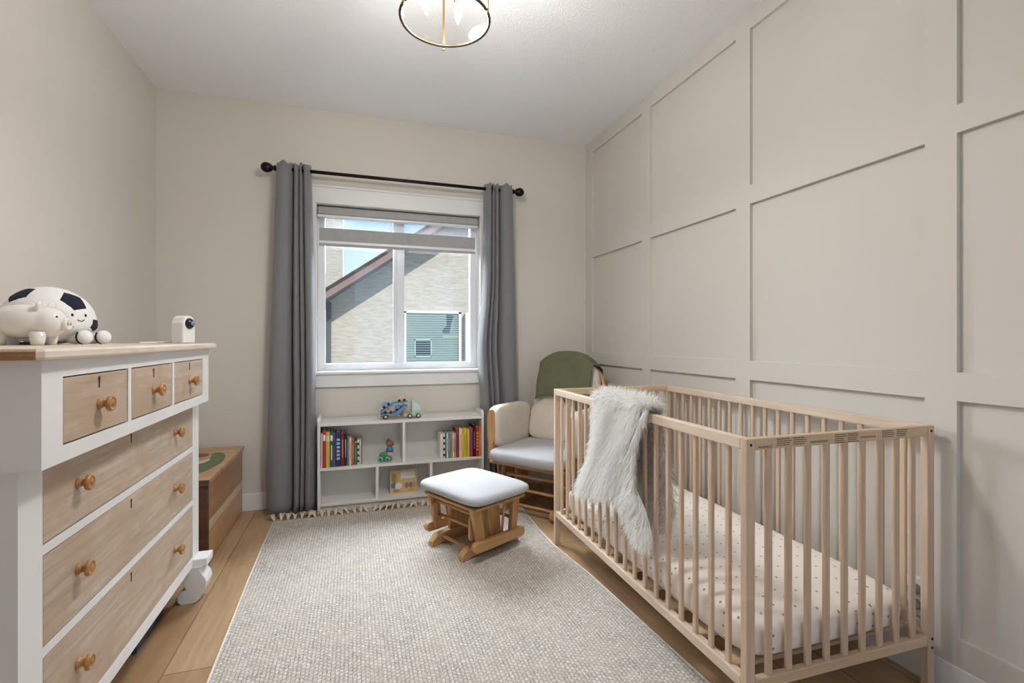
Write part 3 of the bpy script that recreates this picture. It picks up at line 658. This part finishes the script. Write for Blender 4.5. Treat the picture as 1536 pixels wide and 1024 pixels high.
# ------------------------------------------------------------------ ottoman
def capsule(x0, x1, z0, z1, n=8):
    r = (z1-z0)/2; zc = (z0+z1)/2
    return [(x1-r+r*math.cos(-PI/2+PI*k/n), zc+r*math.sin(-PI/2+PI*k/n)) for k in range(n+1)]+[(x0+r+r*math.cos(PI/2+PI*k/n), zc+r*math.sin(PI/2+PI*k/n)) for k in range(n+1)]
ot = thing('ottoman', 'glider footstool with light grey cushion and honey oak frame on the rug', 'footstool', (.566, 2.352, RT+.0006), math.atan2(.455, .89))
def foff(d): return lambda a, b_, dd: Vector((a, dd, b_))
for s_ in (-1, 1):
    y = .115*s_
    MB().prism([(-.18, 0), (-.15, 0), (-.12, .006), (.12, .006), (.15, 0), (.18, 0), (.18, .022), (.15, .05), (.06, .058), (-.06, .058), (-.15, .05), (-.18, .022)], f3, y-.018, y+.018, .003).build('runner', M['honey_x'], ot)
    MB().prism([(-.07, .05), (.07, .05), (.055, .205), (-.055, .205)], f3, y-.01, y+.01, .003).build('upright', M['honey_z'], ot)
    y = .163*s_
    MB().prism([(-.118, .06), (-.075, .06), (-.105, .235), (-.16, .235)], f3, y-.012, y+.012, .003).build('leg', M['honey_z'], ot)
    MB().prism([(.085, .06), (.122, .06), (.15, .235), (.105, .235)], f3, y-.012, y+.012, .003).build('leg', M['honey_z'], ot)
    MB().rod((-.035, y, .08), (-.06, y, .235), .0065, 10).build('spindle', M['honey_z'], ot)
    MB().rod((.035, y, .08), (.055, y, .235), .0065, 10).build('spindle', M['honey_z'], ot)
    y2 = .182*s_
    MB().prism(capsule(-.165, .165, .045, .092), f3, y2-.014, y2+.014, .004).build('side_bar', M['honey_x'], ot)
    for x in (-.14, .14):
        MB().prism([(q[1]-.135+.0, q[0]) for q in capsule(.09, .2, -.014, .014)] if x < 0 else [(q[1]+.135, q[0]) for q in capsule(.09, .2, -.014, .014)], f3, .138*s_-.006, .138*s_+.006, .002).build('link_arm', M['honey_z'], ot)
    MB().lathe([(0, -.004), (.007, -.004), (.007, .004), (0, .004)], T(-.135, .152*s_, .19) @ Rx(PI/2), 12).build('bolt', M['black_metal'], ot)
for x in (-.115, .115): MB().rod((x, -.1, .034), (x, .1, .034), .0085).build('base_rung', M['honey_y'], ot)
for x, z in ((-.125, .205), (-.105, .132), (.118, .132)): MB().rod((x, -.155, z), (x, .155, z), .0085).build('cross_rail', M['honey_y'], ot)
MB().box(-.05, .05, -.105, .105, .19, .205, .003).build('bridge', M['honey_y'], ot)
MB().box(-.165, .165, -.195, .195, .234, .247, .004).build('seat_board', M['honey_y'], ot)
def cushf(p):
    q = p.copy()
    if p.z < 0:
        k = 1-.17*min(1, -p.z/.032)**1.5; q.x *= k; q.y *= k
    q.z += .006*(1-(p.x/.2)**2)*(1-(p.y/.24)**2) if p.z > 0 else 0
    return q
MB().sup(.192, .236, .036, .6, .3, T(0, 0, .279), 60, 20, cushf).build('cushion', M['cushion'], ot)
# ------------------------------------------------------------------ glider chair
gc = thing('glider_chair', 'honey oak glider nursing chair with cream cushions in the corner behind the cot', 'chair', (1.1, 2.728, RT+.0006), -math.radians(52.1))
for s_ in (-1, 1):
    x = .172*s_; fx = lambda a, b_, d: Vector((d, a, b_))
    MB().prism(capsule(-.225, .25, 0, .055), fx, x-.02, x+.02, .004).build('runner', M['honey_y'], gc)
    MB().prism([(-.075, .05), (.075, .05), (.06, .24), (-.06, .24)], fx, x-.011, x+.011, .003).build('upright', M['honey_z'], gc)
    x2 = .225*s_
    MB().prism(capsule(-.23, .22, .165, .205), fx, x2-.014, x2+.014, .004).build('side_bar', M['honey_y'], gc)
    for y in (-.17, -.09, .0, .1): MB().rod((x2, y, .19), (x2*1.02, y-.012, .29), .007, 10).build('spindle', M['honey_z'], gc)
    MB().prism([(.15, .17), (.19, .17), (.2, .29), (.15, .29)], fx, x2-.011, x2+.011, .003).build('leg', M['honey_z'], gc)
    for y in (-.16, .16): MB().prism([(q[1]+y, q[0]) for q in capsule(.17, .26, -.015, .015)], fx, .198*s_-.006, .198*s_+.006, .002).build('link_arm', M['honey_z'], gc)
    # padded arm with oval wooden front
    xa = .268*s_
    arm = MB()
    armM = T(xa, .012, .474)
    arm.sup(.046, .198, .13, .42, .3, armM, 40, 22).build('arm_pad', M['pad'], gc)
    MB().prism([(xa+.025*math.copysign(abs(math.cos(q*PI/14))**.7, math.cos(q*PI/14)), .475+.112*math.copysign(abs(math.sin(q*PI/14))**.8, math.sin(q*PI/14))) for q in range(28)], lambda a, b_, d: Vector((a, d, b_)), -.2, -.176, .006).build('arm_front', M['honey_z'], gc)
    MB().box(xa-.016, xa+.016, -.2, .2, .285, .37, .003).build('arm_post', M['honey_z'], gc)
for y, z in ((-.19, .05), (-.17, .132), (-.17, .212), (.19, .05)): MB().rod((-.165, y, z), (.165, y, z), .0085).build('front_rung', M['honey_x'], gc)
MB().box(-.162, .162, -.06, .06, .215, .235, .003).build('bridge', M['honey_x'], gc)
MB().box(-.25, .25, -.235, .23, .275, .292, .004).build('seat_frame', M['honey_x'], gc)
MB().sup(.256, .262, .044, .5, .3, T(0, -.015, .328), 56, 18).build('seat_cushion', M['cushion'], gc)
BK = T(0, .215, .33) @ Rx(-.24)
def backp(w, top, n=18):
    pts = [(-w*.9, 0), (w*.9, 0), (w, .2)]
    for k in range(1, n): 
        a = PI*k/n; pts.append((w*math.cos(a)*(1 if True else 1), top-.2+.2*math.sin(a)))
    return pts+[(-w, .2)]
fr = catmull([(-.235, .0), (-.245, .25), (-.225, .42), (-.13, .545), (0, .578), (.13, .545), (.225, .42), (.245, .25), (.235, 0)], 40)
MB().tube([BK @ Vector((a, .035, b_)) for a, b_ in fr], .0155, 8).build('back_frame', M['honey_z'], gc)
for x in (-.1, 0, .1): MB().box(x-.012, x+.012, .03, .044, .02, .55, .002, 1, BK).build('back_slat', M['honey_z'], gc)
def backf(p):
    q = p.copy(); w = 1-.2*max(0, (p.z/.28))**4
    q.x *= w; return q
MB().sup(.232, .05, .275, .45, .6, BK @ T(0, -.02, .285), 44, 28, backf).build('back_cushion', M['pad'], gc)
MB().sup(.226, .036, .115, .35, .4, BK @ T(0, -.048, .135), 40, 18).build('lumbar_pad', M['pad'], gc)
# blanket over the chair back (lies on the chair: its own thing)
bk = thing('blanket', 'olive green knitted blanket draped over the top of the nursing chair back', 'blanket', (1.1, 2.728, RT+.0006), -math.radians(52.1))
def bfn(i, j):
    u = -.185+.385*i; s_ = -.29+.57*j
    xx = max(-1, min(1, u/.232)); topz = .575-.13*abs(xx)**2.6
    fold = .004*math.sin(26*u+3*j)+.003*math.sin(9*s_*4+u*8)
    lowf = .04*math.sin(3.2*i+.4)
    if s_ < -.05: z = topz+.012+(s_+.05)*(1.02+.5*i); y = -.09-.012*min(1, (-.05-s_)*8)+fold
    elif s_ > .05: z = topz+.012-(s_-.05); y = .072+fold
    else:
        a = (s_+.05)/.1*PI; y = -.009-.081*math.cos(a); z = topz+.012+.022*math.sin(a)
    return BK @ Vector((u, y, z))
MB().grid(44, 60, bfn).build('cloth', M['blanket'], bk, solid=.007)
# ------------------------------------------------------------------ cot
CA = -math.radians(1.0); CX, CY = 1.264, 1.586
CL, CW, CZ = 1.27, .664, .772
cr = thing('cot', 'pale beech slatted baby cot standing along the panelled wall', 'cot', (CX, CY, 0), CA)
hx, hy = CW/2, CL/2
for sx_ in (-1, 1):
    for sy_ in (-1, 1):
        x0, x1 = sorted((hx*sx_, (hx-.027)*sx_)); y0, y1 = sorted((hy*sy_, (hy-.021)*sy_))
        p = MB().box(x0, x1, y0, y1, 0, CZ, .0025).build('post', M['beech_z'], cr)
        for z in (.135, .16):
            m = MB(); m.lathe([(0, 0), (.004, 0), (.004, .0012), (0, .0012)], T((x0+x1)/2+.003*sx_, hy*sy_, z) @ Rx(PI/2 if sy_ < 0 else -PI/2), 10); m.build('bolt', M['black_metal'], p)
        MB().lathe([(0, 0), (.0035, 0), (.0035, .001), (0, .001)], T((x0+x1)/2, hy*sy_, CZ-.016) @ Rx(PI/2 if sy_ < 0 else -PI/2), 10).build('bolt', M['black_metal'], p)
RH = .03
for s_ in (-1, 1):
    xo = hx*s_; xi = (hx-.024)*s_; a, b_ = sorted((xo, xi))
    MB().box(a, b_, -hy+.021, hy-.021, CZ-RH, CZ, .003).build('top_rail', M['beech_y'], cr)
    MB().box(a, b_, -hy+.021, hy-.021, .142, .172, .003).build('bottom_rail', M['beech_y'], cr)
    yo = hy*s_; yi = (hy-.02)*s_; a, b_ = sorted((yo, yi))
    r_ = MB().box(-hx+.027, hx-.027, a, b_, CZ-RH, CZ, .003).build('end_top_rail', M['beech_x'], cr)
    if s_ < 0: warn_rail = r_
    MB().box(-hx+.027, hx-.027, a, b_, .142, .17, .003).build('end_bottom_rail', M['beech_x'], cr)
sl = None; sle = None
for s_ in (-1, 1):
    for k in range(1, 19):
        y = -hy+.01+(CL-.02)*k/19
        if sl is None: sl = MB().box(-.0055, .0055, -.0085, .0085, .17, CZ-RH+.002, .0035, 2).build('slat', M['beech_z'], cr); o = sl
        else: o = sl.copy(); COL.objects.link(o); o.parent = cr
        o.location = ((hx-.012)*s_, y, 0)
    for k in range(1, 10):
        x = -hx+.013+(CW-.026)*k/10
        if sle is None: sle = MB().box(-.0095, .0095, -.0055, .0055, .168, CZ-RH+.002, .0035, 2).build('end_slat', M['beech_z'], cr); o = sle
        else: o = sle.copy(); COL.objects.link(o); o.parent = cr
        o.location = (x, (hy-.01)*s_, 0)
# printed warning strip on the near end rail
inkm = pal((96, 74, 58))
def text(txt, x, z, size, name='warning_print'):
    cu = bpy.data.curves.new(name, 'FONT'); cu.body = txt; cu.size = size; cu.extrude = .0001; cu.materials.append(inkm); cu.space_line = .85
    tmp = bpy.data.objects.new('lettering', cu); COL.objects.link(tmp); bpy.context.view_layer.update()
    me = bpy.data.meshes.new_from_object(tmp.evaluated_get(bpy.context.evaluated_depsgraph_get())); bpy.data.objects.remove(tmp)
    o = bpy.data.objects.new(name, me); COL.objects.link(o); o.parent = warn_rail
    o.location = (x, -hy-.0004, z); o.rotation_euler = (PI/2, 0, 0); return o
text('WARNING', -hx+.034, CZ-.026, .0095); text('AVERTISSEMENT', -.13, CZ-.023, .0085); text('ADVERTENCIA', .045, CZ-.021, .0085)
m = MB(); rw = random.Random(5)
for x0, x1, n in ((-.238, -.19, 4), (-.185, -.14, 4), (-.045, -.005, 5), (0, .04, 5), (.125, .175, 4), (.18, .225, 4)):
    for q in range(n):
        z = CZ-.006-.0052*q; x = x0; e_ = x1-rw.uniform(0, .01)
        while x < e_:
            w_ = rw.uniform(.003, .008); m.box(x, min(x+w_, e_), -hy-.0005, -hy, z-.0011, z+.0011); x += w_+.0014
m.build('warning_lines', inkm, warn_rail)
# mattress base and mattress
for k in range(9):
    y = -.54+1.08*k/8; MB().box(-hx+.024, hx-.024, y-.03, y+.03, .155, .167, .002, 1).build('base_slat', M['beech_x'], cr)
mt = thing('mattress', 'cot mattress in a cream sheet with small gold dots', 'mattress', (CX-.008, CY-.005, .1685), CA)
def mtf(p):
    q = p.copy()
    if p.z > 0: q.z = p.z*(1-.16*max(abs(p.x)/.29, abs(p.y)/.605)**6)+.003*math.sin(11*p.x+3)*math.sin(7*p.y)
    return q
MB().sup(.289, .606, .07, .42, .16, T(0, 0, .07), 96, 30, mtf).build('sheeted_mattress', M['sheet'], mt)
# ------------------------------------------------------------------ fur throw
ft = thing('fur_throw', 'shaggy white faux fur throw hung over the front rail of the cot', 'throw', (0, 0, 0))
def xface(y): return .924+.024*(y-.954)/1.27
FRONT = [(1.37, .79), (1.735, .79), (1.735, .70), (1.73, .63), (1.78, .53), (1.87, .43), (1.87, .375), (1.78, .385), (1.60, .44), (1.475, .43), (1.455, .38), (1.40, .35), (1.34, .36), (1.325, .40), (1.37, .46), (1.43, .52), (1.44, .66), (1.40, .74)]
INNER = [(1.37, .79), (1.735, .79), (1.7, .5), (1.6, .345), (1.36, .345), (1.335, .45), (1.36, .6)]
def inside(y, z, P):
    c = False
    for (a, b_), (c_, d_) in zip(P, P[1:]+P[:1]):
        if (b_ > z) != (d_ > z) and y < (c_-a)*(z-b_)/(d_-b_)+a: c = not c
    return c
def fx(side, y, z):
    w = .004*math.sin(22*y)+.003*math.sin(40*y+20*z)
    if side < 0: return Vector((xface(y)-.016-.012*min(1, (.79-z)*6)+w, y, z))
    return Vector((xface(y)+.04+.03*min(1, (.79-z)*3)+w, y, z))
def ftop(i, q):
    y = 1.40+.335*i; th = PI*(1-q); return Vector((xface(y)+.013+.0275*math.cos(th), y, .79+.012*math.sin(th)))
m = MB()
for P, side in ((FRONT, -1), (INNER, 1)): m.prism(P, lambda a, b_, d: fx(side, a, b_)+Vector((d, 0, 0)), 0, .003)
m.grid(30, 7, lambda i, j: ftop(i, j))
m.build('hide', M['hide'], ft)
fv, ff = [], []; rh = random.Random(11)
def strand(p, nrm, L, down=.9):
    d = Vector(nrm)+Vector((rh.gauss(0, .3), rh.gauss(0, .42), rh.gauss(0, .3))); d.normalize(); g = Vector((0, 0, -1))
    q = p.copy(); pts = [q.copy()]; dirv = d
    clump = Vector((math.sin(p.y*260+p.z*61), math.sin(p.y*310-p.z*73+1), 0))*.3
    for s_ in range(4):
        dirv = (dirv*(1-.24*down)+g*(.27*down)+clump*.3).normalized(); q = q+dirv*(L/4); pts.append(q.copy())
    wv = Vector((rh.gauss(0, .4), rh.gauss(0, 1), rh.gauss(0, .3))).normalized(); w0 = .0016; n0 = len(fv)
    for k, pp in enumerate(pts):
        w = w0*(1-.8*k/4); fv.append(tuple(pp-wv*w)); fv.append(tuple(pp+wv*w))
    for k in range(4): ff.append((n0+2*k, n0+2*k+1, n0+2*k+3, n0+2*k+2))
cnt = 0
while cnt < 21000:
    z = rh.uniform(.34, .79); y = rh.uniform(1.3, 1.9)
    if not inside(y, z, FRONT): continue
    e = (.8 if not inside(y+.025, z, FRONT) else 0)-(.8 if not inside(y-.025, z, FRONT) else 0)
    strand(fx(-1, y, z), (-.7, e, -.25), rh.uniform(.032, .054), 1.); cnt += 1
for k in range(4200):
    q = rh.random(); p = ftop(rh.random(), q); th = PI*(1-q); strand(p, (math.cos(th)*.8, 0, .75*math.sin(th)+.1), rh.uniform(.03, .05), .75)
for k in range(1100):
    i = rh.choice((0, 1)); q = rh.random(); p = ftop(i, q); strand(p, (0, -.9 if i == 0 else .9, .3), rh.uniform(.028, .042), .6)
cnt = 0
while cnt < 7000:
    z = rh.uniform(.345, .79); y = rh.uniform(1.33, 1.74)
    if not inside(y, z, INNER): continue
    edge = not inside(y-.03, z, INNER)
    strand(fx(1, y, z), (rh.choice((.7, -.5)), -.8 if edge else 0, -.1), rh.uniform(.028, .045), .9); cnt += 1
me = bpy.data.meshes.new('fur_pile'); me.from_pydata(fv, [], ff); me.materials.append(M['fur']); me.update()
fo = bpy.data.objects.new('fur_pile', me); COL.objects.link(fo); fo.parent = ft; fo['kind'] = 'stuff'
# ------------------------------------------------------------------ outlet behind the cot
ou = thing('wall_outlet', 'white wall outlet with two grey plugs low on the panelled wall behind the cot', 'outlet', (XR, 1.02, .238))
MB().box(-.008, 0, -.04, .04, -.058, .058, .003).build('plate', M['plastic'], ou)
for z in (.022, -.024): MB().lathe([(0, 0), (.016, 0), (.014, .022), (0, .024)], T(-.008, 0, z) @ Ry(-PI/2), 14).build('plug', pal((150, 152, 136)), ou)
# ------------------------------------------------------------------ outside
hs = thing('neighbour_house', 'sand coloured stucco house with sloping eave seen through the window', 'house', (0, 0, 0))
HY = 6.6; k_ = .69
f2 = lambda a, b_, d: Vector((a, d, b_))
MB().prism([(-.31, -3), (6.5, -3), (6.5, 1.9+k_*2.2), (2.2, 1.72+k_*2.2), (-.31, 1.72-k_*.31)], f2, HY, HY+.2).build('wall', M['stucco'], hs)
def rake(z0, z1, ya, yb, xa=-.75, xb=2.3): return MB().prism([(xa, z0+k_*xa), (xb, z0+k_*xb), (xb, z1+k_*xb), (xa, z1+k_*xa)], f2, ya, yb)
rake(1.72, 1.82, 6.15, 6.18).build('fascia', M['fascia'], hs)
rake(1.735, 1.755, 6.18, HY+.2).build('soffit', M['soffit'], hs)
rake(1.82, 1.85, 6.12, 8.6).build('roof', M['shingle'], hs)
MB().box(-.345, -.285, HY-.06, HY-.005, -3, 1.49, .01).build('corner_pipe', M['pipe'], hs)
MB().box(1.45, 1.51, HY-.07, HY, -3, 1.375, .008).build('downspout', M['white'], hs)
nw = MB().box(.62, .655, HY-.03, HY, .5, 1.39).box(1.365, 1.4, HY-.03, HY, .5, 1.39).box(.62, 1.4, HY-.03, HY, 1.365, 1.4).box(.62, 1.4, HY-.03, HY, .5, .55).build('window', M['white'], hs)
MB().box(.655, 1.365, HY-.014, HY-.004, .55, 1.365).build('pane', M['n_glass'], nw)
MB().box(.78, .98, HY-.018, HY-.014, .79, 1.0).build('reflected_window', M['n_reflection'], nw)  # reflection of a window, painted on the pane as a dark flat patch
m = MB(); m.box(.765, .78, HY-.02, HY-.014, .775, 1.015).box(.98, .995, HY-.02, HY-.014, .775, 1.015).box(.765, .995, HY-.02, HY-.014, 1.0, 1.015).box(.765, .995, HY-.02, HY-.014, .775, .79); m.build('reflected_frame', M['n_slat'], nw)  # pale rim of the painted window reflection
m = MB()
for q in range(20): m.box(.66, 1.36, HY-.024, HY-.021, .74+.031*q, .745+.031*q)
m.build('blind_slats', M['n_slat'], nw)
MB().prism([(1.14, 1.14), (1.15, 1.1), (1.24, 1.1), (1.25, 1.16), (1.27, 1.25), (1.3, 1.34), (1.2, 1.35), (1.2, 1.2)], f2, HY-.02, HY-.014).build('lamp_silhouette', M['n_navy'], nw)  # flat lamp silhouette, painted on the pane as a dark reflection
MB().box(1.14, 1.36, HY-.02, HY-.014, 1.03, 1.07).build('ledge', M['n_olive'], nw)
MB().box(-1.6, -.19, 8.7, 9.2, -3, 4.2).build('rear_wall', M['stucco'], hs)
gr = MB().box(-20, 20, 3.6, 40, -3.2, -3.0).build('ground', M['ground']); struct(gr)
# ------------------------------------------------------------------ light
W = bpy.data.worlds.new('sky'); SC.world = W; W.use_nodes = True
n = W.node_tree.nodes; l = W.node_tree.links; bg = n['Background']
tc = n.new('ShaderNodeTexCoord'); sp = n.new('ShaderNodeSeparateXYZ'); l.new(tc.outputs['Generated'], sp.inputs[0])
rp_ = n.new('ShaderNodeValToRGB'); l.new(sp.outputs[2], rp_.inputs['Fac']); e = rp_.color_ramp.elements
e[0].position = 0; e[0].color = lin((180, 200, 224)); e[1].position = .6; e[1].color = lin((96, 150, 212))
for p_, c_ in ((.12, (182, 206, 228)), (.28, (132, 176, 218))):
    q = e.new(p_); q.color = lin(c_)
nz = n.new('ShaderNodeTexNoise'); nz.inputs['Scale'].default_value = 7; nz.inputs['Detail'].default_value = 6; l.new(tc.outputs['Generated'], nz.inputs['Vector'])
cr_ = n.new('ShaderNodeValToRGB'); l.new(nz.outputs['Fac'], cr_.inputs['Fac']); cr_.color_ramp.elements[0].position = .52; cr_.color_ramp.elements[1].position = .75
mx = n.new('ShaderNodeMix'); mx.data_type = 'RGBA'
l.new(cr_.outputs['Color'], mx.inputs[0]); l.new(rp_.outputs['Color'], mx.inputs[6]); mx.inputs[7].default_value = lin((214, 218, 224)); l.new(mx.outputs[2], bg.inputs['Color'])
bg.inputs['Strength'].default_value = 1.0
def sun(name, d, strength, angle, col):
    ld = bpy.data.lights.new(name, 'SUN'); ld.energy = strength; ld.angle = math.radians(angle); ld.color = col
    o = bpy.data.objects.new(name, ld); COL.objects.link(o); o.rotation_euler = Vector(d).to_track_quat('-Z', 'Y').to_euler(); o.location = (0, 0, 6); return o
sun('sun', (-.6, 1, -1.07), 2.5, .5, (1, .95, .87))
sun('skylight', (.05, -1, -.62), 21.0, 70, (.86, .93, 1))
# ------------------------------------------------------------------ camera
cd = bpy.data.cameras.new('camera'); cd.sensor_width = 36; cd.lens = 36*725.3/1536; cd.shift_y = -4/1536; cd.clip_start = .02
co = bpy.data.objects.new('camera', cd); COL.objects.link(co); co.location = (0, 0, 1.02)
co.rotation_euler = (PI/2, 0, -math.atan(236/725.3)); SC.camera = co
SC.view_settings.view_transform = 'Standard'; SC.view_settings.look = 'None'; SC.view_settings.gamma = 1; SC.view_settings.exposure = .76
